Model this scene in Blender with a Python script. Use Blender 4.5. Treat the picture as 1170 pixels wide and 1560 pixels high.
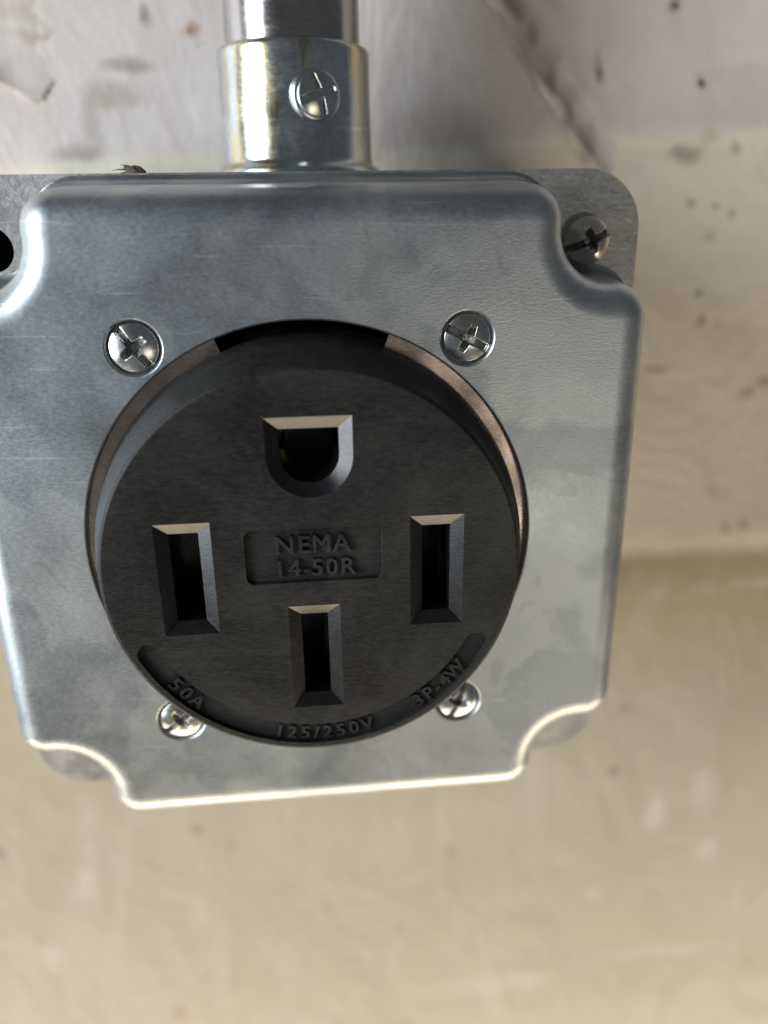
import bpy, bmesh, math, random
from mathutils import Vector, Matrix, noise

# ------------------------------------------------------------------ camera, light, exposure
for o in list(bpy.data.objects):
    bpy.data.objects.remove(o)
SC = bpy.context.scene
COL = SC.collection

cd = bpy.data.cameras.new('camera')
cam = bpy.data.objects.new('camera', cd)
COL.objects.link(cam)
SC.camera = cam
cd.sensor_fit = 'VERTICAL'
cd.sensor_height = 36.0
cd.lens = 27.657
cd.clip_start = 0.002
cd.clip_end = 50.0
# model frame: x right, y up, z out of the wall, millimetres
CAM_POS = (0.467, 44.84, 107.34)
CAM_ROT = ((0.99514838, 0.04812652, -0.08581103),
           (-0.01479117, 0.93546297, 0.35311508),
           (0.09726724, -0.35013266, 0.93163631))
TO_B = Matrix(((1, 0, 0), (0, 0, -1), (0, 1, 0)))      # model -> Blender (z up)
cam.matrix_world = Matrix.Translation(TO_B @ Vector(CAM_POS) / 1000) @ (TO_B @ Matrix(CAM_ROT)).to_4x4()
cd.dof.use_dof = True
cd.dof.focus_distance = 0.109
cd.dof.aperture_fstop = 8.0

world = bpy.data.worlds.new('World')
SC.world = world
world.use_nodes = True
wb = world.node_tree.nodes['Background']
wb.inputs['Color'].default_value = (0.84, 0.92, 1.0, 1)
wb.inputs['Strength'].default_value = 0.082


def area(name, loc, target, sx, sy, watts, color):
    l = bpy.data.lights.new(name, 'AREA')
    l.shape = 'RECTANGLE'
    l.size, l.size_y = sx, sy
    l.energy = watts
    l.color = color
    o = bpy.data.objects.new(name, l)
    COL.objects.link(o)
    o.location = loc
    o.rotation_euler = (Vector(target) - Vector(loc)).to_track_quat('-Z', 'Y').to_euler()
    return o


area('window_light', (-1.15, -0.56, 0.12), (0, 0, 0), 0.62, 1.25, 28.0, (0.86, 0.935, 1.0))
area('sunlit_ground_light', (0.05, -0.23, -0.95), (0.05, -0.14, 0), 2.2, 0.40, 16.0, (1.0, 0.83, 0.60))
area('floor_light', (0.0, -1.35, -0.95), (0, -1.1, 0), 2.2, 1.5, 0.8, (0.80, 0.91, 1.0))
area('cover_patch_light', (0.52, -1.45, -0.50), (0, 0, 0), 0.36, 0.36, 1.4, (1.0, 0.92, 0.78))  # added unseen lamp that brightens a patch on the cover's right

vs = SC.view_settings
vs.view_transform = 'Standard'
vs.look = 'None'
vs.exposure = 0.10
vs.gamma = 1.0
vs.use_curve_mapping = False
SC.cycles.use_denoising = True
SC.cycles.max_bounces = 8

RND = random.Random(11)
PI = math.pi


# ------------------------------------------------------------------ helpers
def B(p):
    return Vector((p[0], -p[2], p[1])) / 1000.0


def tag(o, label=None, cat=None, group=None, kind=None):
    if label: o['label'] = label
    if cat: o['category'] = cat
    if group: o['group'] = group
    if kind: o['kind'] = kind
    return o


def empty(name, base):
    o = bpy.data.objects.new(name, None)
    o.empty_display_size = 0.01
    COL.objects.link(o)
    o.location = B(base)
    return o


def link(me, name, mat, parent=None, base=(0, 0, 0)):
    """mesh data is in Blender metres relative to `base` (model mm)"""
    o = bpy.data.objects.new(name, me)
    COL.objects.link(o)
    if mat: me.materials.append(mat)
    if parent is not None:
        wp = parent.location.copy()
        pp = parent.parent
        while pp is not None:
            wp += pp.location
            pp = pp.parent
        o.parent = parent
        o.location = B(base) - wp
    else:
        o.location = B(base)
    return o


def mesh(name, verts, faces, mat, parent=None, base=(0, 0, 0), smooth=True, flat=()):
    me = bpy.data.meshes.new(name)
    b = Vector(base)
    me.from_pydata([B(Vector(v) - b) for v in verts], [], faces)
    me.update()
    fl = set(flat)
    for i, p in enumerate(me.polygons):
        p.use_smooth = smooth and i not in fl
    return link(me, name, mat, parent, base)


def from_bm(name, bm, mat, parent=None, base=(0, 0, 0), smooth_angle=None):
    """bm is in model mm"""
    b = Vector(base)
    for v in bm.verts:
        v.co = B(v.co - b)
    if smooth_angle is not None:
        for f in bm.faces: f.smooth = True
        for e in bm.edges:
            if len(e.link_faces) == 2 and e.calc_face_angle(0) > smooth_angle:
                e.smooth = False
    me = bpy.data.meshes.new(name)
    bm.to_mesh(me)
    bm.free()
    return link(me, name, mat, parent, base)


def ring(bm, pts):
    return [bm.verts.new(p) for p in pts]


def bridge(bm, a, b, close=True):
    n = len(a)
    fs = []
    for i in range(n if close else n - 1):
        j = (i + 1) % n
        fs.append(bm.faces.new((a[i], a[j], b[j], b[i])))
    return fs


def loop_edges(bm, r):
    es = []
    for i in range(len(r)):
        a, b = r[i], r[(i + 1) % len(r)]
        e = bm.edges.get((a, b)) or bm.edges.new((a, b))
        es.append(e)
    return es


def fill(bm, rings, normal=(0, 0, 1)):
    es = []
    for r in rings: es += loop_edges(bm, r)
    g = bmesh.ops.triangle_fill(bm, use_beauty=True, use_dissolve=False, edges=es, normal=normal)
    return [f for f in g['geom'] if isinstance(f, bmesh.types.BMFace)]


def circ(cx, cy, r, z, n=96):
    return [(cx + r * math.cos(2 * PI * i / n), cy + r * math.sin(2 * PI * i / n), z) for i in range(n)]


def rrect(cx, cy, hw, hh, rad, z, k=8):
    pts = []
    for q, (sx, sy) in enumerate(((1, 1), (-1, 1), (-1, -1), (1, -1))):
        for i in range(k + 1):
            a = q * PI / 2 + (PI / 2) * i / k
            pts.append((cx + sx * (hw - rad) + rad * math.cos(a), cy + sy * (hh - rad) + rad * math.sin(a), z))
    return pts


def add_box(bm, x0, x1, y0, y1, z0, z1):
    v = [bm.verts.new(p) for p in ((x0, y0, z0), (x1, y0, z0), (x1, y1, z0), (x0, y1, z0),
                                   (x0, y0, z1), (x1, y0, z1), (x1, y1, z1), (x0, y1, z1))]
    for f in ((3, 2, 1, 0), (4, 5, 6, 7), (0, 1, 5, 4), (1, 2, 6, 5), (2, 3, 7, 6), (3, 0, 4, 7)):
        bm.faces.new([v[i] for i in f])


def revolve_y(profile, cx, cz, n=96):
    """profile of (radius, y); axis parallel to model y"""
    bm = bmesh.new()
    prev = None
    for r, y in profile:
        rg = [bm.verts.new((cx + r * math.sin(2 * PI * i / n), y, cz + r * math.cos(2 * PI * i / n))) for i in range(n)]
        if prev: bridge(bm, prev, rg)
        prev = rg
    return bm


# ------------------------------------------------------------------ materials
def new_mat(name):
    m = bpy.data.materials.new(name)
    m.use_nodes = True
    nt = m.node_tree
    return m, nt, nt.nodes['Principled BSDF']


class N:
    """small node helper"""
    def __init__(s, nt): s.nt = nt
    def node(s, t, **kw):
        n = s.nt.nodes.new(t)
        for k, v in kw.items(): setattr(n, k, v)
        return n
    def link(s, a, b): s.nt.links.new(a, b)
    def coords(s, scale=(1, 1, 1), loc=(0, 0, 0), rot=(0, 0, 0)):
        g = s.node('ShaderNodeNewGeometry')
        m = s.node('ShaderNodeMapping')
        m.inputs['Scale'].default_value = scale
        m.inputs['Location'].default_value = loc
        m.inputs['Rotation'].default_value = rot
        s.link(g.outputs['Position'], m.inputs['Vector'])
        return m.outputs['Vector']
    def noise(s, vec, scale, detail=4, rough=0.55, dist=0.0):
        n = s.node('ShaderNodeTexNoise')
        n.inputs['Scale'].default_value = scale
        n.inputs['Detail'].default_value = detail
        n.inputs['Roughness'].default_value = rough
        n.inputs['Distortion'].default_value = dist
        s.link(vec, n.inputs['Vector'])
        return n.outputs['Fac']
    def ramp(s, fac, stops, interp='LINEAR'):
        r = s.node('ShaderNodeValToRGB')
        cr = r.color_ramp
        cr.interpolation = interp
        while len(cr.elements) < len(stops): cr.elements.new(0.5)
        for e, (p, c) in zip(cr.elements, stops):
            e.position = p
            e.color = (c, c, c, 1) if not isinstance(c, tuple) else (*c, 1)
        s.link(fac, r.inputs['Fac'])
        return r.outputs['Color']
    def mix(s, fac, a, b, blend='MIX'):
        m = s.node('ShaderNodeMix', data_type='RGBA', blend_type=blend)
        for sock, v in ((m.inputs[0], fac), (m.inputs[6], a), (m.inputs[7], b)):
            if hasattr(v, 'node'): s.link(v, sock)
            elif isinstance(v, tuple): sock.default_value = (*v, 1)
            else: sock.default_value = v
        return m.outputs[2]
    def math(s, op, a, b=0.0, clamp=False):
        m = s.node('ShaderNodeMath', operation=op, use_clamp=clamp)
        for sock, v in ((m.inputs[0], a), (m.inputs[1], b)):
            if hasattr(v, 'node'): s.link(v, sock)
            else: sock.default_value = v
        return m.outputs[0]
    def bump(s, h, strength, dist, prev=None):
        b = s.node('ShaderNodeBump')
        b.inputs['Strength'].default_value = strength
        b.inputs['Distance'].default_value = dist
        s.link(h, b.inputs['Height'])
        if prev: s.link(prev, b.inputs['Normal'])
        return b.outputs['Normal']


def zinc(name, base=(0.60, 0.63, 0.66), rough=(0.30, 0.48), grain=0.10, wave=0.35, tint=0.0, grain_scale=(900, 900, 2600),
         patch=30, scratch=0.5, dull=0.22, stain=0.0):
    m, nt, P = new_mat(name)
    n = N(nt)
    P.inputs['Metallic'].default_value = 1.0
    big = n.noise(n.coords(), patch, 5, 0.6, 0.8)
    mid = n.noise(n.coords(loc=(3.1, 1.7, 0.4)), patch * 3.4, 5, 0.65, 0.3)
    grainy = n.noise(n.coords(scale=grain_scale, loc=(0.3, 0.1, 0.7)), 1.0, 3, 0.6)
    # zinc bloom: duller, whiter patches beside cleaner, darker metal
    bloom = n.ramp(n.math('ADD', n.math('MULTIPLY', big, 0.65), n.math('MULTIPLY', mid, 0.35)), [(0.30, 0.0), (0.70, 1.0)])
    c = n.mix(bloom, tuple(x * (1 - dull * 0.55) for x in base), tuple(min(1, x * (1 + dull * 0.35)) for x in base))
    c = n.mix(n.ramp(grainy, [(0.35, 0.0), (0.75, 1.0)]), n.mix(1.0, c, (0.84, 0.84, 0.84), 'MULTIPLY'), c)
    if stain:
        sn = n.noise(n.coords(loc=(7.3, 2.2, 5.1)), 34, 4, 0.5, 0.5)
        st = n.ramp(sn, [(0.515, 0.0), (0.545, 1.0)])
        st2 = n.ramp(n.noise(n.coords(loc=(1.3, 8.2, 0.1)), 62, 5, 0.6, 0.9), [(0.60, 0.0), (0.63, 1.0)])
        c = n.mix(n.math('MULTIPLY', st, stain), c, tuple(min(1, x * y) for x, y in zip(base, (1.30, 1.27, 1.20))))
        c = n.mix(n.math('MULTIPLY', st2, stain * 0.8), c, tuple(x * 0.74 for x in base))
    if tint:  # chromate tint whose amber and dark streaks stand in for reflections
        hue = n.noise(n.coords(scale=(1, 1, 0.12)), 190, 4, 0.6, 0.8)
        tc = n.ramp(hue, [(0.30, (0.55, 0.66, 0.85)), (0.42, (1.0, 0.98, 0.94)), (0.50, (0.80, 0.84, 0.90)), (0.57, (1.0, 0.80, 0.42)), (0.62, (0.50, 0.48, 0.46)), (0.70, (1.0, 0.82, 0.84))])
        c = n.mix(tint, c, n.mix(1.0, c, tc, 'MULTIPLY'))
    # fine scratches
    sv = n.noise(n.coords(scale=(60, 60, 1500), rot=(0, 0.22, 0)), 1.0, 2, 0.5, 0.6)
    scr = n.ramp(sv, [(0.67, 0.0), (0.71, 1.0)])
    c = n.mix(n.math('MULTIPLY', scr, scratch), c, tuple(min(1, x * 1.25) for x in base))
    n.link(c, P.inputs['Base Color'])
    r = n.node('ShaderNodeMapRange')
    r.inputs['To Min'].default_value, r.inputs['To Max'].default_value = rough
    n.link(bloom, r.inputs['Value'])
    rg = n.math('ADD', r.outputs['Result'], n.math('MULTIPLY', n.math('SUBTRACT', grainy, 0.5), 0.14))
    n.link(rg, P.inputs['Roughness'])
    b1 = n.bump(n.noise(n.coords(loc=(1, 2, 3)), 38, 2, 0.5), wave, 0.0012)
    b2 = n.bump(grainy, grain, 0.00012, b1)
    b3 = n.bump(scr, 0.10, 0.00005, b2)
    n.link(b3, P.inputs['Normal'])
    return m


def plastic_black(name, lo, hi, ro=(0.42, 0.56), relief=1.0):
    m, nt, P = new_mat(name)
    n = N(nt)
    big = n.noise(n.coords(), 60, 5, 0.65, 0.5)
    streak = n.noise(n.coords(scale=(850, 850, 2900), rot=(0, 0.12, 0)), 1.0, 5, 0.68, 0.5)
    dust = n.ramp(n.math('ADD', n.math('MULTIPLY', big, 0.55), n.math('MULTIPLY', streak, 0.45)), [(0.40, 0.0), (0.66, 1.0)])
    c = n.mix(dust, lo, hi)
    spk = n.noise(n.coords(loc=(5, 1, 2)), 1300, 1, 0.4)
    c = n.mix(n.ramp(spk, [(0.78, 0.0), (0.82, 0.25)]), c, (0.15, 0.15, 0.14))
    n.link(c, P.inputs['Base Color'])
    r = n.node('ShaderNodeMapRange')
    r.inputs['To Min'].default_value, r.inputs['To Max'].default_value = ro
    n.link(dust, r.inputs['Value'])
    n.link(r.outputs['Result'], P.inputs['Roughness'])
    P.inputs['Specular IOR Level'].default_value = 0.5 if relief < 1 else 0.30
    b1 = n.bump(n.noise(n.coords(), 1500, 3, 0.6), 0.16 * relief, 0.0001)
    b2 = n.bump(streak, 0.4 * relief, 0.00014, b1)
    n.link(b2, P.inputs['Normal'])
    return m


def paint(name, base, dirt, amount=0.5, seed=0.0, rough=0.55, streaky=1.0, marks=()):
    m, nt, P = new_mat(name)
    n = N(nt)
    L = (seed, seed * 1.7, seed * 0.6)
    a = n.noise(n.coords(loc=L), 14, 5, 0.6, 0.6)
    b = n.noise(n.coords(loc=L, scale=(1, 1, 0.45 * streaky + 0.55 * (1 - streaky))), 42, 5, 0.62, 1.0)
    s = n.noise(n.coords(loc=L), 230, 4, 0.6)
    f = n.math('ADD', n.math('MULTIPLY', a, 0.55), n.math('MULTIPLY', b, 0.45))
    f = n.ramp(f, [(0.36, 0.0), (0.68, 1.0)])
    c = n.mix(n.math('MULTIPLY', f, amount), base, dirt)
    pale = n.ramp(n.noise(n.coords(loc=(L[0] + 9, 4, 1), scale=(1, 1, 0.4)), 48, 4, 0.55, 0.8), [(0.58, 0.0), (0.74, 1.0)])
    c = n.mix(n.math('MULTIPLY', pale, 0.45), c, tuple(min(1, x * 1.12 + 0.03) for x in base))
    spot = n.ramp(n.noise(n.coords(loc=(2, L[0], 7)), 95, 3, 0.55, 0.4), [(0.67, 0.0), (0.75, 1.0)])
    c = n.mix(n.math('MULTIPLY', spot, 0.55), c, tuple(x * 0.62 for x in dirt))
    c = n.mix(n.math('MULTIPLY', n.ramp(s, [(0.45, 0.0), (0.75, 1.0)]), 0.25), c, n.mix(1.0, c, (0.82, 0.80, 0.76), 'MULTIPLY'))
    c = smudges(n, c, marks)
    n.link(c, P.inputs['Base Color'])
    P.inputs['Roughness'].default_value = rough
    b1 = n.bump(b, 0.35, 0.002)
    b2 = n.bump(s, 0.25, 0.0006, b1)
    n.link(b2, P.inputs['Normal'])
    return m


def plain(name, color, rough=0.6, metallic=0.0, noise_scale=400, var=0.35):
    m, nt, P = new_mat(name)
    n = N(nt)
    f = n.noise(n.coords(), noise_scale, 4, 0.6)
    c = n.mix(n.ramp(f, [(0.3, 0.0), (0.7, 1.0)]), tuple(x * (1 - var) for x in color), tuple(min(1, x * (1 + var)) for x in color))
    n.link(c, P.inputs['Base Color'])
    P.inputs['Roughness'].default_value = rough
    P.inputs['Metallic'].default_value = metallic
    n.link(n.bump(f, 0.2, 0.0003), P.inputs['Normal'])
    return m


M_COVER = zinc('zinc_cover', base=(0.485, 0.52, 0.545), rough=(0.33, 0.49), stain=0.5, grain=0.22, scratch=0.8, grain_scale=(1300, 1300, 3300))
M_EAR = zinc('zinc_ear', base=(0.56, 0.55, 0.53), rough=(0.42, 0.55), grain=0.6, wave=0.8, patch=160, scratch=0.8, dull=0.5, grain_scale=(1100, 1100, 1500))
M_BOX = zinc('zinc_box', base=(0.55, 0.55, 0.54), rough=(0.3, 0.45), grain=0.12, wave=0.4)
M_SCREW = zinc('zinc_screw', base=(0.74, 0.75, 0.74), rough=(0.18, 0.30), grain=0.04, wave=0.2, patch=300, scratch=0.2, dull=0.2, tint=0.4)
M_SCREW_OLD = zinc('steel_screw', base=(0.80, 0.73, 0.64), rough=(0.20, 0.30), grain=0.05, wave=0.2, patch=300, scratch=0.2, dull=0.3)
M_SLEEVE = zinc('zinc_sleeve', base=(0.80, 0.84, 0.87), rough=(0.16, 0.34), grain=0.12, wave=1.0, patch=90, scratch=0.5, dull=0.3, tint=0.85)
M_TUBE = zinc('zinc_tube', base=(0.54, 0.52, 0.51), rough=(0.14, 0.25), grain=0.06, wave=0.35, patch=90, scratch=0.4, dull=0.3, grain_scale=(700, 700, 2600))
M_RECESS = zinc('dark_recess', base=(0.20, 0.19, 0.18), rough=(0.35, 0.5), grain=0.2, wave=0.3, patch=300, scratch=0.0, dull=0.5)  # darker metal for the deep faces of screw recesses and slots
M_YOKE = zinc('plated_yoke', base=(0.92, 0.70, 0.58), rough=(0.20, 0.34), grain=0.06, wave=2.0, patch=110, scratch=0.2, dull=0.5)
M_BLACK = plastic_black('black_plastic', (0.004, 0.004, 0.0045), (0.030, 0.029, 0.027))
M_CLEAN = plastic_black('clean_black_plastic', (0.005, 0.0052, 0.006), (0.009, 0.009, 0.0095), (0.22, 0.32), 0.2)
M_CONTACT = plain('dark_brass', (0.05, 0.04, 0.025), 0.35, 1.0)


def smudges(n, c, items):
    """soft-edged dirt marks: x, z, size x, size z (mm), strength, colour"""
    g = n.node('ShaderNodeNewGeometry')
    wv = n.node('ShaderNodeTexNoise')
    wv.inputs['Scale'].default_value = 130
    wv.inputs['Detail'].default_value = 4
    n.link(g.outputs['Position'], wv.inputs['Vector'])
    off = n.node('ShaderNodeVectorMath', operation='MULTIPLY_ADD')
    off.inputs[1].default_value = (0.005, 0.0, 0.005)
    n.link(wv.outputs['Color'], off.inputs[0])
    n.link(g.outputs['Position'], off.inputs[2])
    for x, z, rx, rz, st, col in items:
        mp = n.node('ShaderNodeMapping', vector_type='TEXTURE')
        mp.inputs['Location'].default_value = ((x + 2.5) / 1000, 0, (z + 2.5) / 1000)
        mp.inputs['Scale'].default_value = (rx / 1000, 1e6, rz / 1000)
        n.link(off.outputs[0], mp.inputs['Vector'])
        ln = n.node('ShaderNodeVectorMath', operation='LENGTH')
        n.link(mp.outputs[0], ln.inputs[0])
        mr = n.node('ShaderNodeMapRange', interpolation_type='SMOOTHSTEP')
        mr.inputs['From Min'].default_value, mr.inputs['From Max'].default_value = 1.0, 0.15
        mr.inputs['To Max'].default_value = st
        n.link(ln.outputs['Value'], mr.inputs['Value'])
        c = n.mix(mr.outputs['Result'], c, col)
    return c


def wall_paint():
    """white, cream and beige coats meeting at soft uneven edges, with smudges at their own places"""
    m, nt, P = new_mat('wall_paint')
    n = N(nt)
    g = n.node('ShaderNodeNewGeometry')
    sep = n.node('ShaderNodeSeparateXYZ')
    n.link(g.outputs['Position'], sep.inputs[0])
    warp = n.math('MULTIPLY', n.math('SUBTRACT', n.noise(n.coords(), 30, 4, 0.6), 0.5), 0.006)
    zc = n.math('ADD', n.math('ADD', sep.outputs['Z'], warp), n.math('MULTIPLY', sep.outputs['X'], -0.03))
    def step(a, b):
        r = n.node('ShaderNodeMapRange', interpolation_type='SMOOTHSTEP')
        r.inputs['From Min'].default_value, r.inputs['From Max'].default_value = a, b
        n.link(zc, r.inputs['Value'])
        return r.outputs['Result']
    a = n.noise(n.coords(loc=(0.2, 0, 0.9)), 13, 5, 0.6, 0.6)
    b = n.noise(n.coords(scale=(1, 1, 0.5)), 40, 5, 0.62, 1.0)
    fine = n.noise(n.coords(), 260, 5, 0.62)
    blot = n.ramp(n.math('ADD', n.math('MULTIPLY', a, 0.55), n.math('MULTIPLY', b, 0.45)), [(0.36, 0.0), (0.66, 1.0)])
    white = n.mix(blot, (0.74, 0.675, 0.64), (0.60, 0.52, 0.475))
    cream = n.mix(blot, (0.80, 0.735, 0.63), (0.72, 0.645, 0.53))
    beige = n.mix(blot, (0.46, 0.40, 0.31), (0.41, 0.34, 0.245))
    tan = n.mix(blot, (0.48, 0.395, 0.255), (0.43, 0.34, 0.21))
    c = n.mix(step(0.0555, 0.0580), cream, white)
    low = n.mix(step(-0.085, -0.040), beige, tan)
    c = n.mix(step(-0.0405, -0.0345), low, c)
    pale = n.ramp(n.noise(n.coords(loc=(9, 4, 1), scale=(1, 1, 0.4)), 46, 4, 0.55, 0.8), [(0.56, 0.0), (0.74, 1.0)])
    c = n.mix(n.math('MULTIPLY', pale, 0.25), c, (0.70, 0.665, 0.61))
    c = n.mix(n.math('MULTIPLY', n.ramp(fine, [(0.45, 0.0), (0.75, 1.0)]), 0.22), c, n.mix(1.0, c, (0.78, 0.75, 0.70), 'MULTIPLY'))
    c = smudges(n, c, SMUDGES)
    n.link(c, P.inputs['Base Color'])
    P.inputs['Roughness'].default_value = 0.38
    n.link(n.bump(fine, 0.3, 0.0006, n.bump(b, 0.4, 0.002)), P.inputs['Normal'])
    return m


BR, TN, RU, PA = (0.24, 0.18, 0.13), (0.40, 0.31, 0.20), (0.36, 0.20, 0.11), (0.74, 0.71, 0.67)
SMUDGES = [
    (-18.4, 77.4, 3.0, 2.4, .75, RU), (-33.7, 67.0, 8.0, 3.6, .38, BR), (-31.0, 72.0, 7.5, 2.0, .55, BR), (-38.5, 62.0, 3.0, 8.0, .32, BR), (-36.0, 65.0, 5.0, 2.0, .35, TN), (-42.0, 56.5, 7.0, 2.5, .5, BR),
    (-26.0, 80.0, 1.8, 2.5, .7, BR), (30.0, 60.5, 14, 7, .35, TN), (80.3, 56.0, 4.5, 3.0, .6, BR), (84.0, 59.0, 3.5, 2.5, .45, TN), (90.7, 56.5, 2.0, 1.5, .5, BR),
    (82.4, 46.2, 1.7, 1.5, .6, BR), (88.1, 46.3, 1.6, 1.4, .5, BR), (92.0, 44.3, 1.5, 1.6, .55, BR), (88.0, 39.5, 2.4, 2.4, .35, BR),
    (86.0, 28.2, 1.5, 1.8, .6, BR), (88.0, 21.5, 1.8, 2.6, .5, BR), (91.8, 20.7, 1.4, 1.7, .4, TN), (78.6, 11.0, 5.0, 1.9, .75, TN), (105.0, 7.4, 2.6, 2.2, .6, BR),
    (101.0, 5.0, 3.0, 2.6, .5, BR), (63.8, 30.5, 2.0, 1.4, .7, BR), (105.8, -28.2, 2.2, 3.2, .5, TN), (102.0, -29.4, 1.8, 3.0, .4, TN), (68.0, 26.0, 7.0, 12, .3, TN),
    (79.5, -100.7, 2.2, 2.0, .8, BR), (80.8, -80.8, 2.6, 2.0, .5, BR), (84.6, -65.9, 4.5, 4.5, .4, TN), (108.4, -62.7, 3.4, 2.6, .45, TN), (98.0, -42.5, 3.0, 3.0, .45, TN),
    (-35.4, -108.6, 2.6, 2.2, .7, BR), (-26.8, -115.8, 2.2, 1.8, .5, BR), (34.3, -124.6, 2.2, 1.8, .6, BR), (11.5, -128.5, 2.0, 1.8, .4, BR),
    (-46.8, -177.0, 2.8, 4.2, .75, RU), (-37.5, -163.3, 3.2, 3.6, .6, TN), (-87.3, -112.0, 2.4, 4.5, .6, BR), (130.3, -179.9, 3.0, 4.0, .5, BR), (19.1, -151.2, 2.6, 1.8, .4, BR),
    (63.6, -150.5, 2.4, 2.4, .5, TN), (69.6, -169.1, 2.4, 2.0, .4, BR),
    (93.0, -116.0, 4.5, 11, 0.32, PA), (106.0, -110.0, 6.0, 12, 0.25, PA), (111.0, -131.3, 4.5, 6.0, 0.32, PA), (77.0, -144.9, 3.0, 3.6, 0.27, PA), (113.5, -45.0, 15, 2.6, 0.32, PA),
    (98.5, -45.0, 5.0, 3.0, 0.23, PA), (86.0, -46.5, 4.0, 3.0, 0.18, PA), (50.0, -178.0, 24, 4.0, 0.18, PA), (100.0, -171.0, 26, 2.6, 0.23, PA), (-80.0, -150.0, 6.0, 5.0, 0.18, PA),
]
GY = (0.24, 0.20, 0.18)
FILM_DIRT = [(45.0 + 0.62 * t + o, 77.0 - t, rx, rz, st, GY) for t, o, rx, rz, st in
             ((-5, 1, 3.0, 5.0, .45), (0, 1.5, 2.2, 4.0, .55), (4, 3.0, 3.4, 4.0, .4), (8, 0.6, 1.8, 4.0, .6), (10, 4.0, 3.5, 3.5, .35), (14, 0.6, 2.0, 4.0, .55), (18, 2.6, 3.0, 4.0, .45), (21, 0.8, 2.4, 3.0, .5))] + [
    (60.2, 71.5, 1.4, 5.0, .5, GY), (81.6, 68.6, 2.6, 2.4, .6, BR), (74.4, 82.0, 2.4, 1.8, .55, BR), (-46.0, 76.5, 9.0, 2.0, .5, TN), (-48.0, 80.5, 12, 3.5, .35, TN), (-34.0, 78.0, 3.0, 3.0, .4, GY)]
M_WALL = wall_paint()
M_FILM = paint('milky_film', (0.70, 0.645, 0.61), (0.56, 0.485, 0.43), 0.6, 0.0, 0.38, 1.0, FILM_DIRT)
M_DIRT = plain('dark_dirt', (0.17, 0.13, 0.10), 0.9)
M_RUST = plain('rusty_dirt', (0.25, 0.13, 0.06), 0.9)
M_SMUDGE = plain('tan_dirt', (0.36, 0.28, 0.19), 0.9)
M_PALE = plain('pale_flake', (0.72, 0.70, 0.66), 0.6)

# ------------------------------------------------------------------ setting: the wall
ZW = -64.0            # wall face behind the box


bm = bmesh.new()
prev = None
ys = [330, 200, 130, 100] + [90 - 2 * k for k in range(66)] + [-60, -90, -120, -150, -180, -210, -300, -420]
xs = [-420, -300, -200] + [-110 + 4 * k for k in range(66)] + [200, 300, 420]
sm_ = lambda a, b, t: max(0.0, min(1.0, (t - a) / (b - a)))
for y in ys:
    rg = []
    for x in xs:
        e = y - 0.03 * x + 0.8 * noise.noise(Vector((x * 0.05, 0, 1)))
        z = ZW - 0.9 + 0.35 * sm_(55.5, 57.5, e) + 0.35 * sm_(-38, -34, e) + 0.05 * sm_(7, 9, e) + 0.25 * noise.noise(Vector((x * 0.025, y * 0.025, 2)))
        rg.append(bm.verts.new((x, y, z)))
    if prev: bridge(bm, rg, prev, False)
    prev = rg
g = bmesh.ops.extrude_face_region(bm, geom=bm.faces[:])
for v in g['geom']:
    if isinstance(v, bmesh.types.BMVert): v.co.z = ZW - 12
bmesh.ops.recalc_face_normals(bm, faces=bm.faces[:])
wall = from_bm('wall', bm, M_WALL, None, (0, -420, ZW), 0.9)
tag(wall, 'painted wall behind the outlet box, white above and tan below', None, kind='structure')

# ------------------------------------------------------------------ outlet box behind the cover
ZF = -14.2            # front of the cover's flange
ZB = -15.5            # front rim of the box
box = empty('outlet_box', (0, -50.6, ZW))
tag(box, 'square galvanised steel outlet box behind the raised cover, fixed to the wall', 'outlet box')
bm = bmesh.new()
prof = [(44.0, 2.5, ZB), (50.1, 8.1, ZB), (50.5, 8.4, ZB - 0.4), (50.5, 8.4, ZW + 0.6), (50.0, 8.0, ZW + 0.05)]
prev = None
for hw, rad, z in prof:
    rg = ring(bm, rrect(0, 0, hw, hw, rad, z))
    if prev: bridge(bm, prev, rg)
    prev = rg
fill(bm, [prev], (0, 0, -1))
inner = None
for hw, rad, z in [(44.0, 2.5, ZB), (44.0, 2.5, ZB - 1.4), (49.2, 7.2, ZB - 1.5), (49.2, 7.2, ZW + 1.6)]:
    rg = ring(bm, rrect(0, 0, hw, hw, rad, z))
    if inner: bridge(bm, rg, inner)
    inner = rg
fill(bm, [inner])
bmesh.ops.remove_doubles(bm, verts=bm.verts[:], dist=0.0005)
bmesh.ops.recalc_face_normals(bm, faces=bm.faces[:])
from_bm('box_body', bm, M_BOX, box, (0, -50.6, ZW), 0.6)
# knockouts pressed in the two sides and the underside
for ax, sgn in (('x', 1), ('x', -1), ('y', -1)):
    for off in (-22, 22):
        bm = bmesh.new()
        prev = None
        for r, h in ((11.2, -0.3), (11.0, 0.35), (10.2, 0.5), (9.6, 0.15)):
            rg = []
            for i in range(40):
                a = 2 * PI * i / 40
                u, w = off + r * math.cos(a), -38 + r * math.sin(a)
                rg.append(bm.verts.new((sgn * (50.5 + h), u, w) if ax == 'x' else (u, sgn * (50.5 + h), w)))
            if prev: bridge(bm, prev, rg)
            prev = rg
        bm.faces.new(prev)
        bmesh.ops.recalc_face_normals(bm, faces=bm.faces[:])
        c = (sgn * 50.5, off, -38) if ax == 'x' else (off, sgn * 50.5, -38)
        from_bm('knockout', bm, M_BOX, box, c, 0.6)

# ------------------------------------------------------------------ raised cover
cover = empty('cover_plate', (0, -48.6, ZF))
tag(cover, 'raised square zinc cover with scooped corners around the black receptacle', 'cover plate')


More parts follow.
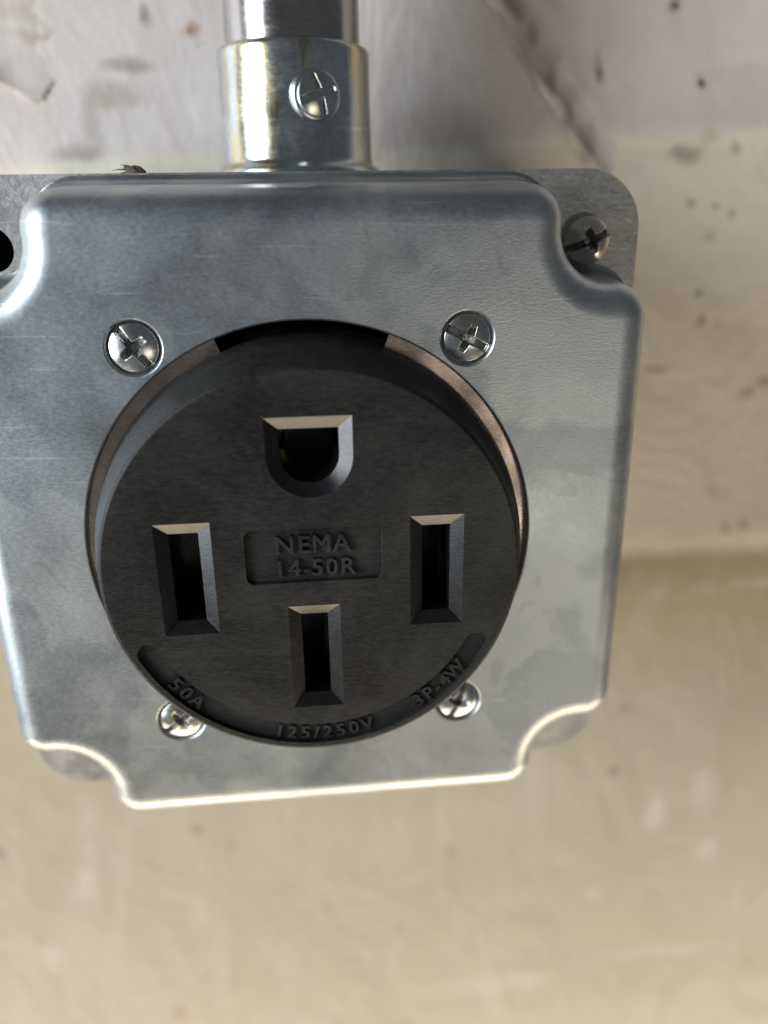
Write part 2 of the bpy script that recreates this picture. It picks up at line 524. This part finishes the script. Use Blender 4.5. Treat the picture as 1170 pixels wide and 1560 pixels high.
def outline(ins, z, h=48.6):
    """closed outline of the raised face, moved inward by ins"""
    rc, rn = 5.0 - ins, 7.4 + ins
    dx = math.sqrt(12.4 ** 2 - 0.6 ** 2)
    cx = 43.0 - dx
    a0 = math.atan2(43.0 - 43.6, dx)
    q = []
    for i in range(6): q.append((cx * i / 6, h - ins))
    for i in range(15):
        a = PI / 2 + (a0 - PI / 2) * i / 14
        q.append((cx + rc * math.cos(a), 43.6 + rc * math.sin(a)))
    s0 = PI + a0
    s1 = PI / 2 - s0 + PI
    s1 = 1.5 * PI - a0
    for i in range(1, 16):
        a = s0 + (s1 - s0) * i / 16
        q.append((43.0 + rn * math.cos(a), 43.0 + rn * math.sin(a)))
    for i in range(15):
        a = (PI / 2 - a0) + (0 - PI / 2 + a0) * i / 14
        q.append((43.6 + rc * math.cos(a), cx + rc * math.sin(a)))
    for i in range(1, 6): q.append((h - ins, cx - cx * i / 6))
    pts = []
    for k in range(4):
        for (x, y) in q:
            for _ in range(k): x, y = y, -x
            pts.append((x, y, z))
    return pts[::-1]          # counter-clockwise


HX, HY, HR = -0.25, -0.30, 32.2
SCREWS = [(-22.5, 28.9), (22.2, 28.9), (-22.3, -29.3), (21.9, -29.3)]
FR = 4.6
bm = bmesh.new()
prev = None
levels = [(-1.9, ZF + 0.05), (-1.5, ZF + 0.25), (-0.95, ZF + 0.9), (-0.65, ZF + 2.0), (-0.2, -6.5)]
for k in range(0, 13):
    a = PI / 2 * k / 12
    levels.append((FR * (1 - math.cos(a)), -FR + FR * math.sin(a)))
levels.append((FR + 0.15, 0.0))
smooth_faces = []
for ins, z in levels:
    rg = ring(bm, outline(ins, z))
    if ins < FR:                         # pressed by hand-worn tooling: the bend wanders a little
        for v in rg:
            k = 0.0022 * noise.noise(Vector((v.co.x * 0.09, v.co.y * 0.09, 4.0))) + 0.0009 * noise.noise(Vector((v.co.x * 0.35, v.co.y * 0.35, 8.0)))
            v.co.x *= 1 + k
            v.co.y *= 1 + k
    if prev: smooth_faces += bridge(bm, prev, rg)
    prev = rg
holes = []
# rounded lip of the round opening
hp = None
for r, z in ((HR + 0.35, 0.0), (HR + 0.2, -0.04), (HR + 0.06, -0.16), (HR, -0.4), (HR, -1.5)):
    rg = ring(bm, circ(HX, HY, r, z, 160))
    if hp: smooth_faces += bridge(bm, hp, rg)
    else: holes.append(rg)
    hp = rg
for sx, sy in SCREWS:
    dp = None
    for r, z in ((3.9, 0.0), (3.8, -0.06), (3.62, -0.32), (3.45, -0.8), (3.35, -1.0), (0.6, -1.02)):
        rg = ring(bm, circ(sx, sy, r, z, 48))
        if dp: smooth_faces += bridge(bm, dp, rg)
        else: holes.append(rg)
        dp = rg
    smooth_faces.append(bm.faces.new(dp))
flat_faces = fill(bm, [prev] + holes)
bmesh.ops.recalc_face_normals(bm, faces=bm.faces[:])
if sum(f.normal.z for f in flat_faces) < 0:
    bmesh.ops.reverse_faces(bm, faces=bm.faces[:])
fs = set(flat_faces)
for f in bm.faces: f.smooth = f not in fs
b_ = Vector((0, -48.6, ZF))
raised = from_bm('raised_face', bm, M_COVER, cover, (0, -48.6, ZF))

# flat flange with the four corner ears
bm = bmesh.new()
tops, bots = [], []
HOLE_UL = (-43.4, 41.1)
loops = [rrect(0, 0, 50.8, 50.8, 8.6, 0, 12), outline(1.0, 0), circ(HOLE_UL[0], HOLE_UL[1], 3.15, 0, 40)]
zt, zb_ = ZF, ZF - 1.25
for lp in loops:
    tops.append(ring(bm, [(p[0], p[1], zt) for p in lp]))
    bots.append(ring(bm, [(p[0], p[1], zb_) for p in lp]))
fill(bm, tops)
fill(bm, bots)
for a, b in zip(tops, bots): bridge(bm, a, b)
bmesh.ops.recalc_face_normals(bm, faces=bm.faces[:])
from_bm('flange', bm, M_EAR, cover, (0, -48.6, ZF), 0.6)


def screw_head(name, c, r, rim, dome, ang, mat, parent, slot=True, cross=1.0, axis=None, deep=1.5):
    """domed screw head with a cross recess and, where seen, a slot; c is the seat point, axis the outward direction"""
    nr, na = 56, 200
    verts, faces = [], []
    ca, sa = math.cos(ang), math.sin(ang)

    def prof(x, y, rho):
        t = rho / r
        z = rim + dome * (1 - t * t)
        u, v = x * ca + y * sa, -x * sa + y * ca
        d = 0.0
        st = lambda e0, e1, q: max(0.0, min(1.0, (q - e0) / (e1 - e0)))
        for (p, q) in ((u, v), (v, u)):
            L = 0.60 * r * cross
            w = 0.17 * r * (1.15 - 0.5 * abs(p) / max(L, 1e-6))
            if abs(p) < L:
                d = max(d, deep * st(w + 0.09, w - 0.07, abs(q)) * (0.25 + 0.75 * st(L, 0.15 * L, abs(p))))
        if slot:
            d = max(d, 0.55 * deep * st(0.15 * r + 0.05, 0.15 * r - 0.05, abs(v)))
        return max(z - d, -0.0), d

    ax = Vector(axis or (0, 0, 1)).normalized()
    right = Vector((0, 1, 0)).cross(ax).normalized()
    up = ax.cross(right)
    C = Vector(c)
    put = lambda x, y, z: tuple(C + right * x + up * y + ax * z)
    deepv = [deep]
    verts.append(put(0, 0, prof(0, 0, 0)[0]))
    for i in range(1, nr + 1):
        rho = r * i / nr
        for j in range(na):
            a = 2 * PI * j / na
            x, y = rho * math.cos(a), rho * math.sin(a)
            z, dd = prof(x, y, rho)
            deepv.append(dd)
            if i == nr: z = max(0.1, z - 0.12)
            verts.append(put(x, y, z))
    for j in range(na):
        a = 2 * PI * j / na
        verts.append(put(r * 1.005 * math.cos(a), r * 1.005 * math.sin(a), 0.0))
    for j in range(na): faces.append((0, 1 + j, 1 + (j + 1) % na))
    for i in range(nr):
        o0, o1 = 1 + i * na, 1 + (i + 1) * na
        for j in range(na):
            k = (j + 1) % na
            faces.append((o0 + j, o1 + j, o1 + k, o0 + k))
    o = mesh(name, verts, faces, mat, parent, c)
    o.data.materials.append(M_RECESS)
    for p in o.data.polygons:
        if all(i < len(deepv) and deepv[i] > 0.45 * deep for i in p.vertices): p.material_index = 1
    return o


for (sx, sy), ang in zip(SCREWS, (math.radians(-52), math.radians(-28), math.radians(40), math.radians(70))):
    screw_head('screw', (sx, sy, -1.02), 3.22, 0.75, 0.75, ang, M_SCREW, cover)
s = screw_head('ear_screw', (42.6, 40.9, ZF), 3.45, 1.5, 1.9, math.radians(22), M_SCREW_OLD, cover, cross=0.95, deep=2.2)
s['label'] = 'dull brownish slotted screw in the corner ear'

# ------------------------------------------------------------------ receptacle
FX, FY, FZ, FRAD = -0.26, -1.1, 9.15, 28.15
rec = empty('receptacle', (FX, FY, -46))
tag(rec, 'round black plastic four slot receptacle marked NEMA 14-50R', 'receptacle')


def slot_rings(kind, cx, cy, hw, hh):
    """outline points (x, y) of a slot mouth"""
    if kind == 'blade':
        return [(cx - hw, cy - hh), (cx + hw, cy - hh), (cx + hw, cy + hh), (cx - hw, cy + hh)]
    pts = [(cx + hw, cy + hh), (cx - hw, cy + hh)]      # U shape, flat on top
    yb = cy + hh - (2 * hh - hw)
    for i in range(25):
        a = PI + PI * i / 24
        pts.append((cx + hw * math.cos(a), yb + hw * math.sin(a)))
    return pts


SLOTS = [('blade', -17.35, -0.95, 3.72, 8.25), ('blade', 16.75, -1.45, 3.70, 8.25), ('blade', -0.45, -13.95, 3.62, 8.22), ('ground', -0.05, 15.6, 5.65, 5.45)]


def band_outline(r0, r1, a0, a1):
    pts = []
    rm, rr = (r0 + r1) / 2, (r1 - r0) / 2
    n = 60
    for i in range(n + 1):
        a = a0 + (a1 - a0) * i / n
        pts.append((FX + r1 * math.cos(a), FY + r1 * math.sin(a)))
    for i in range(1, 10):
        t = PI * i / 10
        cxe, cye = FX + rm * math.cos(a1), FY + rm * math.sin(a1)
        d = a1 + t
        pts.append((cxe + rr * math.cos(d), cye + rr * math.sin(d)))
    for i in range(n + 1):
        a = a1 + (a0 - a1) * i / n
        pts.append((FX + r0 * math.cos(a), FY + r0 * math.sin(a)))
    for i in range(1, 10):
        t = PI * i / 10
        cxe, cye = FX + rm * math.cos(a0), FY + rm * math.sin(a0)
        d = a0 + PI + t
        pts.append((cxe + rr * math.cos(d), cye + rr * math.sin(d)))
    return pts


BA0, BA1 = math.radians(205), math.radians(332)
LABEL = [(p[0], p[1]) for p in rrect(-0.06, 1.85, 9.3, 3.95, 1.0, 0, 6)]
BAND = band_outline(24.15, 27.45, BA0, BA1)
# the moulded body: skirt, rounded shoulder, face with its openings
bm = bmesh.new()
prev = None
sm = []
for r, z in ((27.0, -45.8), (28.6, -45.0), (29.0, -8.0), (31.4, -7.9), (31.6, -4.2), (31.0, -4.0), (30.9, 0.0), (30.35, 3.2), (29.2, 6.0), (28.85, 8.2), (28.7, 8.75), (28.45, 9.05), (FRAD, FZ)):
    rg = ring(bm, circ(FX, FY, r, z, 160))
    if prev: sm += bridge(bm, prev, rg)
    else: fill(bm, [rg], (0, 0, -1))
    prev = rg
rings = [prev]
for k, cx, cy, hw, hh in SLOTS:
    rings.append(ring(bm, [(x, y, FZ) for x, y in slot_rings(k, cx, cy, hw, hh)]))
rings.append(ring(bm, [(x, y, FZ) for x, y in LABEL]))
rings.append(ring(bm, [(x, y, FZ) for x, y in BAND]))
ff = fill(bm, rings)
bmesh.ops.recalc_face_normals(bm, faces=bm.faces[:])
if sum(f.normal.z for f in ff) < 0: bmesh.ops.reverse_faces(bm, faces=bm.faces[:])
fs = set(ff)
for f in bm.faces: f.smooth = f not in fs
from_bm('body', bm, M_BLACK, rec, (FX, FY, -46))

for k, cx, cy, hw, hh in SLOTS:
    bm = bmesh.new()
    ins = 1.75
    a = ring(bm, [(x, y, FZ) for x, y in slot_rings(k, cx, cy, hw, hh)])
    b = ring(bm, [(x, y, FZ - 1.05) for x, y in slot_rings(k, cx, cy, hw - ins, hh - ins)])
    c = ring(bm, [(x, y, FZ - 12) for x, y in slot_rings(k, cx, cy, hw - ins, hh - ins)])
    f1 = bridge(bm, a, b); f2 = bridge(bm, b, c)
    bm.faces.new(c)
    bmesh.ops.recalc_face_normals(bm, faces=bm.faces[:])
    # an open cup: make it face inwards, to the viewer
    if sum(f.normal.z * f.calc_area() for f in f1) < 0: bmesh.ops.reverse_faces(bm, faces=bm.faces[:])
    so = from_bm('ground_slot' if k == 'ground' else 'blade_slot', bm, M_CLEAN, rec, (cx, cy, FZ - 12), 0.35)
    bm = bmesh.new()
    if k == 'blade':
        add_box(bm, cx + hw - ins - 0.55, cx + hw - ins - 0.05, cy - hh + ins + 1.2, cy + hh - ins - 1.2, FZ - 11.9, FZ - 7.0)
    else:
        prev = None
        for z in (FZ - 11.9, FZ - 3.4):
            for rr in ((3.2, 3.75) if z > FZ - 5 else (3.75,)):
                pass
        pts_o = [(cx + 3.8 * math.cos(PI + PI * i / 16), cy - 0.2 + 3.8 * math.sin(PI + PI * i / 16)) for i in range(17)]
        pts_i = [(cx + 3.35 * math.cos(PI + PI * i / 16), cy - 0.2 + 3.35 * math.sin(PI + PI * i / 16)) for i in range(17)]
        o0 = [bm.verts.new((x, y, FZ - 11.9)) for x, y in pts_o]; o1 = [bm.verts.new((x, y, FZ - 5.5)) for x, y in pts_o]
        i0 = [bm.verts.new((x, y, FZ - 11.9)) for x, y in pts_i]; i1 = [bm.verts.new((x, y, FZ - 5.5)) for x, y in pts_i]
        bridge(bm, o0, o1, False); bridge(bm, o1, i1, False); bridge(bm, i1, i0, False)
    bmesh.ops.recalc_face_normals(bm, faces=bm.faces[:])
    from_bm('contact', bm, M_CONTACT, so, (cx, cy, FZ - 12), 0.5)


def recess(name, pts, depth, ins):
    bm = bmesh.new()
    n = len(pts)
    a = ring(bm, [(x, y, FZ) for x, y in pts])
    # inset by vertex normals of the outline
    q = []
    area2 = sum(pts[i][0] * pts[(i + 1) % n][1] - pts[(i + 1) % n][0] * pts[i][1] for i in range(n))
    sg = 1 if area2 > 0 else -1
    for i in range(n):
        p0, p1 = Vector(pts[i - 1]), Vector(pts[(i + 1) % n])
        t = (p1 - p0)
        if t.length < 1e-9: t = Vector((1, 0))
        t.normalize()
        q.append((pts[i][0] - sg * t.y * ins, pts[i][1] + sg * t.x * ins))
    b = ring(bm, [(x, y, FZ - depth) for x, y in q])
    bridge(bm, a, b)
    f = fill(bm, [b])
    bmesh.ops.recalc_face_normals(bm, faces=bm.faces[:])
    if sum(x.normal.z for x in f) < 0: bmesh.ops.reverse_faces(bm, faces=bm.faces[:])
    return from_bm(name, bm, M_BLACK, rec, (FX, FY, FZ - depth), 0.35)


lab = recess('label_recess', LABEL, 0.6, 0.14)
ban = recess('rating_band', BAND, 0.75, 0.10)


def glyph(ch, size, depth):
    cu = bpy.data.curves.new('glyph', 'FONT')
    cu.body = ch
    cu.size = size
    cu.extrude = depth / 2
    cu.bevel_depth = 0.06
    cu.bevel_resolution = 1
    cu.resolution_u = 4
    cu.align_x = 'CENTER'
    o = bpy.data.objects.new('glyph', cu)
    COL.objects.link(o)
    dg = bpy.context.evaluated_depsgraph_get()
    me = bpy.data.meshes.new_from_object(o.evaluated_get(dg))
    vs_ = [v.co.copy() for v in me.vertices]
    fc = [tuple(p.vertices) for p in me.polygons]
    bpy.data.objects.remove(o)
    bpy.data.curves.remove(cu)
    bpy.data.meshes.remove(me)
    return vs_, fc


GC = {}


def lettering(name, placed, parent, z, size, depth, wx=1.0):
    """placed: list of (char, x, y, angle) with baseline-centre positions"""
    V, F = [], []
    for ch, x, y, a in placed:
        if (ch, size) not in GC: GC[(ch, size)] = glyph(ch, size, depth)
        vs_, fc = GC[(ch, size)]
        o = len(V)
        ca, sa = math.cos(a), math.sin(a)
        for v in vs_:
            V.append((x + v.x * wx * ca - v.y * sa, y + v.x * wx * sa + v.y * ca, z + v.z + depth / 2))
        F += [tuple(i + o for i in f) for f in fc]
    return mesh(name, V, F, M_BLACK, parent, placed[0][1:3] + (z,), smooth=False)


def row(text, cx, y, adv):
    n = len(text)
    return [(c, cx + (i - (n - 1) / 2) * adv, y, 0.0) for i, c in enumerate(text)]


nema = [('N', -3.95, 2.25, 0), ('E', -1.35, 2.25, 0), ('M', 1.05, 2.25, 0), ('A', 3.75, 2.25, 0)]
lettering('lettering', nema, lab, FZ - 0.63, 3.55, 0.45)
num = [('1', -4.75, -1.2, 0), ('4', -2.75, -1.2, 0), ('-', -1.1, -1.2, 0), ('5', 0.35, -1.2, 0), ('0', 2.3, -1.2, 0), ('R', 4.45, -1.2, 0)]
lettering('lettering', num, lab, FZ - 0.63, 3.45, 0.45)


def arc_text(text, a_mid, adv, r_base=26.9):
    out = []
    n = len(text)
    tot = sum(adv.get(c, adv['*']) for c in text)
    s = -tot / 2
    for c in text:
        w = adv.get(c, adv['*'])
        a = a_mid + (s + w / 2) / r_base
        s += w
        out.append((c, FX + r_base * math.cos(a), FY + r_base * math.sin(a), a + PI / 2))
    return out


ADV = {'*': 2.05, '/': 1.35, '-': 1.3, 'W': 2.7, 'V': 2.2, 'A': 2.15, '1': 1.8, 'P': 1.9}
for txt, ang in (('50A', 223.0), ('125/250V', 271.0), ('3P-4W', 312.5)):
    lettering('lettering', arc_text(txt, math.radians(ang), ADV), ban, FZ - 0.78, 2.95, 0.42)

# plated mounting yoke seen through the ring-shaped gap
bm = bmesh.new()
n = 120
g0, g1 = math.radians(111.5), math.radians(68.5 + 360)
rowsv = []
for r, z in ((29.6, -3.6), (29.6, -1.95), (33.2, -1.62), (40.0, -1.62), (40.0, -3.2)):
    rowsv.append([bm.verts.new((FX + r * math.cos(g0 + (g1 - g0) * i / n), FY + r * math.sin(g0 + (g1 - g0) * i / n), z)) for i in range(n + 1)])
for k in range(5): bridge(bm, rowsv[k], rowsv[(k + 1) % 5], False)
bm.faces.new([rowsv[k][0] for k in range(5)]); bm.faces.new([rowsv[k][-1] for k in range(5)])
bmesh.ops.recalc_face_normals(bm, faces=bm.faces[:])
yk = from_bm('yoke', bm, M_YOKE, rec, (FX, FY, -3.6), 0.5)
for a in (118.0, 62.0):          # bent tab on each side of the gap at the top
    bm = bmesh.new()
    t0, t1 = math.radians(a - 6.5), math.radians(a + 6.5)
    vv = []
    for (r, z) in ((30.2, -2.0), (32.9, -1.7), (32.9, -1.3), (30.4, -1.55)):
        vv.append([bm.verts.new((FX + r * math.cos(t), FY + 0.6 + r * math.sin(t), z)) for t in (t0, (t0 + t1) / 2, t1)])
    for k in range(4): bridge(bm, vv[k], vv[(k + 1) % 4], False)
    bm.faces.new([vv[k][0] for k in range(4)]); bm.faces.new([vv[k][-1] for k in range(4)])
    bmesh.ops.recalc_face_normals(bm, faces=bm.faces[:])
    from_bm('tab', bm, M_YOKE, yk, (FX + 32 * math.cos(math.radians(a)), FY + 32 * math.sin(math.radians(a)), -2), 0.5)

# ------------------------------------------------------------------ conduit and its connector
CX, CZ = 0.35, -38.0
con = empty('conduit_connector', (CX, 50.5, CZ))
tag(con, 'shiny zinc set screw connector on top of the outlet box', 'connector')
prof = [(10.9, 50.5), (13.4, 50.52), (13.55, 50.9), (13.5, 51.9), (13.1, 52.3), (12.55, 52.6), (12.35, 53.4), (12.25, 56), (12.15, 62), (12.2, 68.4), (12.15, 69.0), (11.95, 69.5), (11.6, 69.7), (11.1, 69.6), (10.95, 69.2), (10.95, 60)]
bm = revolve_y(prof, CX, CZ, 128)
bmesh.ops.recalc_face_normals(bm, faces=bm.faces[:])
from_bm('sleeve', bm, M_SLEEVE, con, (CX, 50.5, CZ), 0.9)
th = math.radians(15)
ax = (math.sin(th), 0.0, math.cos(th))
# boss the screw threads into, drawn up from the sleeve
bm = bmesh.new()
A = Vector(ax); Rt = Vector((0, 1, 0)).cross(A).normalized(); Up = Vector((0, 1, 0))
cc = Vector((CX, 61.9, CZ))
prev = None
for r, d in ((4.3, 10.6), (3.9, 11.8), (3.6, 12.3), (3.4, 12.45), (3.0, 12.5)):
    rg = [bm.verts.new(cc + A * d + Rt * (r * math.cos(2 * PI * i / 48)) + Up * (r * math.sin(2 * PI * i / 48))) for i in range(48)]
    if prev: bridge(bm, prev, rg)
    prev = rg
bm.faces.new(prev)
bmesh.ops.recalc_face_normals(bm, faces=bm.faces[:])
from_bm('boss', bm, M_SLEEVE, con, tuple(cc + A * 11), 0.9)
seat = cc + A * 12.45
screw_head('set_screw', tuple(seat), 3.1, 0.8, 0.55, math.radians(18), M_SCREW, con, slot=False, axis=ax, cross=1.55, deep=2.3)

tube = revolve_y([(10.2, 52.0), (10.7, 52.0), (10.7, 120), (10.72, 200), (10.7, 330), (10.2, 330), (10.2, 52.0)], CX, CZ, 128)
bmesh.ops.recalc_face_normals(tube, faces=tube.faces[:])
t = from_bm('conduit', tube, M_TUBE, None, (CX, 52, CZ), 0.9)
tag(t, 'grey galvanised conduit tube rising out of the shiny connector', 'conduit')

# ------------------------------------------------------------------ loose plastic film stuck on the wall
def sheet(name, label, top_pts, bot_pts, zfun, mat, nu=90, nv=50):
    """ruled sheet between two polylines, thickened"""
    def along(pl, t):
        f = t * (len(pl) - 1)
        i = min(int(f), len(pl) - 2)
        a, b = Vector(pl[i]), Vector(pl[i + 1])
        return a.lerp(b, f - i)
    verts, faces = [], []
    for j in range(nv + 1):
        v = j / nv
        for i in range(nu + 1):
            u = i / nu
            p = along(top_pts, u).lerp(along(bot_pts, u), v)
            x, y, z = zfun(p.x, p.y, u, v)
            verts.append((x, y, z))
    for j in range(nv):
        for i in range(nu):
            a = j * (nu + 1) + i
            faces.append((a, a + nu + 1, a + nu + 2, a + 1))
    c = Vector((0, 0, 0))
    for p in verts: c += Vector(p)
    c /= len(verts)
    o = mesh(name, verts, faces, mat, None, (c.x, min(p[1] for p in verts), ZW))
    md = o.modifiers.new('thickness', 'SOLIDIFY')
    md.thickness = 0.00012
    md.offset = 0
    tag(o, label, 'plastic film')
    return o


def z_right(x, y, u, v):
    e = math.exp(-u * 26 )              # near the free diagonal edge
    w = noise.noise(Vector((x * 0.25, y * 0.10, 1.0))) * 0.9 + noise.noise(Vector((x * 0.7, y * 0.3, 5.0))) * 0.35
    fold = 0.9 * max(0, math.sin((u * 60 + noise.noise(Vector((y * 0.12, 0, 2))) * 2.5))) * math.exp(-u * 14)
    wob = 0.7 * noise.noise(Vector((y * 0.35, 3.0, 0)))
    return (x + wob * e, y + 0.5 * noise.noise(Vector((x * 0.3, 7, 1))) * v, ZW - 0.1 + (0.35 * w * (0.3 + e) + 1.6 * fold + 1.3 * e) * (1 - v ** 3 * min(1, u * 5)) - 1.6 * min(1, u * 5) * max(0, (v - 0.7) / 0.3) ** 2)


sheet('plastic_film', 'milky plastic film with a wrinkled slanting edge on the white wall', [(5.0, 126), (60, 126), (160, 126)], [(62.5, 48.0), (90, 57.0), (160, 59.5)], z_right, M_FILM)


def z_left(x, y, u, v):
    curl = max(0.0, (v - 0.72) / 0.28) * max(0.0, 1 - u * 1.4)
    w = noise.noise(Vector((x * 0.18, y * 0.2, 9.0))) * 0.8 + noise.noise(Vector((x * 0.6, y * 0.5, 3.0))) * 0.25
    return (x, y + 0.8 * curl * curl, ZW - 0.15 + 0.25 * w + 2.6 * curl ** 1.6 - 1.6 * max(0, (u - 0.55) / 0.45) ** 2)


sheet('plastic_film', 'torn milky plastic film with a curled lower edge, stuck above the empty ear hole', [(-110, 130), (-60, 130), (-25, 130)],
      [(-110, 74), (-75, 71.5), (-60, 69.6), (-54.3, 68.5), (-52, 67.2), (-49.4, 65.6), (-47.0, 65.9), (-44.2, 69.0), (-41.9, 70.8), (-37, 72.4), (-32, 73.4), (-27.5, 75.5)], z_left, M_FILM)


# ------------------------------------------------------------------ dirt stuck on the wall, a crumb on the box
def blob(name, x, y, z, rx, ry, h, mat, parent, rot=0.0, seed=0):
    bm = bmesh.new()
    bmesh.ops.create_icosphere(bm, subdivisions=3, radius=1.0)
    ca, sa = math.cos(rot), math.sin(rot)
    for v in bm.verts:
        d = 1 + 0.55 * noise.noise(v.co * 1.3 + Vector((seed * 3.7, 0, 1))) + 0.25 * noise.noise(v.co * 3.1 + Vector((0, seed * 1.9, 4)))
        p = v.co * d
        a, b = p.x * rx, p.y * ry
        v.co = Vector((x + a * ca - b * sa, y + a * sa + b * ca, z + p.z * h))
    return from_bm(name, bm, mat, parent, (x, y, z), 3.0)


D, R_, S, P_ = M_DIRT, M_RUST, M_SMUDGE, M_PALE
# x, y, rx, ry, tilt, material
specks = [
    (46.9, 73.6, .45, 1.0, .4, S), (60.3, 69.9, .45, 1.4, .1, S),
    (74.4, 82.0, .8, .55, .3, D), (81.6, 68.6, .8, .85, .2, D),
    
    (52.4, 64.5, .5, .35, .3, S), (56.4, 60.0, .7, .35, -.4, D), (85.7, 32.5, .75, .6, .2, S),
    (-32.6, 72.2, 1.7, .35, .45, S), (-30.2, 73.0, 1.2, .3, -.5, S), (-28.0, 71.6, 1.0, .35, .9, S), (-26.6, 70.6, .4, .6, 0, D),
    (-37.5, 62.8, .4, .45, 0, S), (-18.6, 77.6, .7, .6, .4, R_), (-17.6, 75.2, .55, .45, 0, D), (-16.2, 75.6, .4, .3, 0, S), (-42.6, 69.0, .45, .4, 0, S), (-26.2, 80.3, .45, .6, .3, S),
]
for i, (x, y, rx, ry, a, m) in enumerate(specks):
    zz = ZW - 0.45 if y > 57 else ZW - 0.8
    if y > 58 and x > 40: zz = ZW + 0.1
    blob('dirt_speck', x, y, zz, rx * 0.8, ry * 0.8, 0.3, m, wall, a, i)

# fibrous crumb lying on the top edge of the box
bug = empty('dirt_crumb', (-23.2, 50.5, -19))
tag(bug, 'small dark dried crumb lying on the top edge of the outlet box', 'crumb')
blob('clump', -23.2, 51.2, -19, 1.5, 0.75, 0.8, M_DIRT, bug, -0.2, 70)
for k, (dx, dy, ln, a) in enumerate(((-1.0, 0.25, 2.2, 2.95), (-0.8, 0.0, 2.4, 3.2), (1.0, 0.1, 1.5, -0.5), (-0.4, 0.5, 1.8, 2.6))):
    bm = bmesh.new()
    prev = None
    for q in range(7):
        t_ = q / 6
        px = -23.2 + dx + ln * t_ * math.cos(a); py = 51.2 + dy + ln * t_ * math.sin(a) - 0.5 * t_ * t_
        rr = 0.13 * (1 - 0.8 * t_)
        rg = [bm.verts.new((px + rr * math.cos(w) * 0.3, py + rr * math.cos(w), -19 + rr * math.sin(w))) for w in (0, 1.57, 3.14, 4.71)]
        if prev: bridge(bm, prev, rg)
        prev = rg
    from_bm('fibre', bm, M_DIRT, bug, (-23.2 + dx, 51.2 + dy, -19))
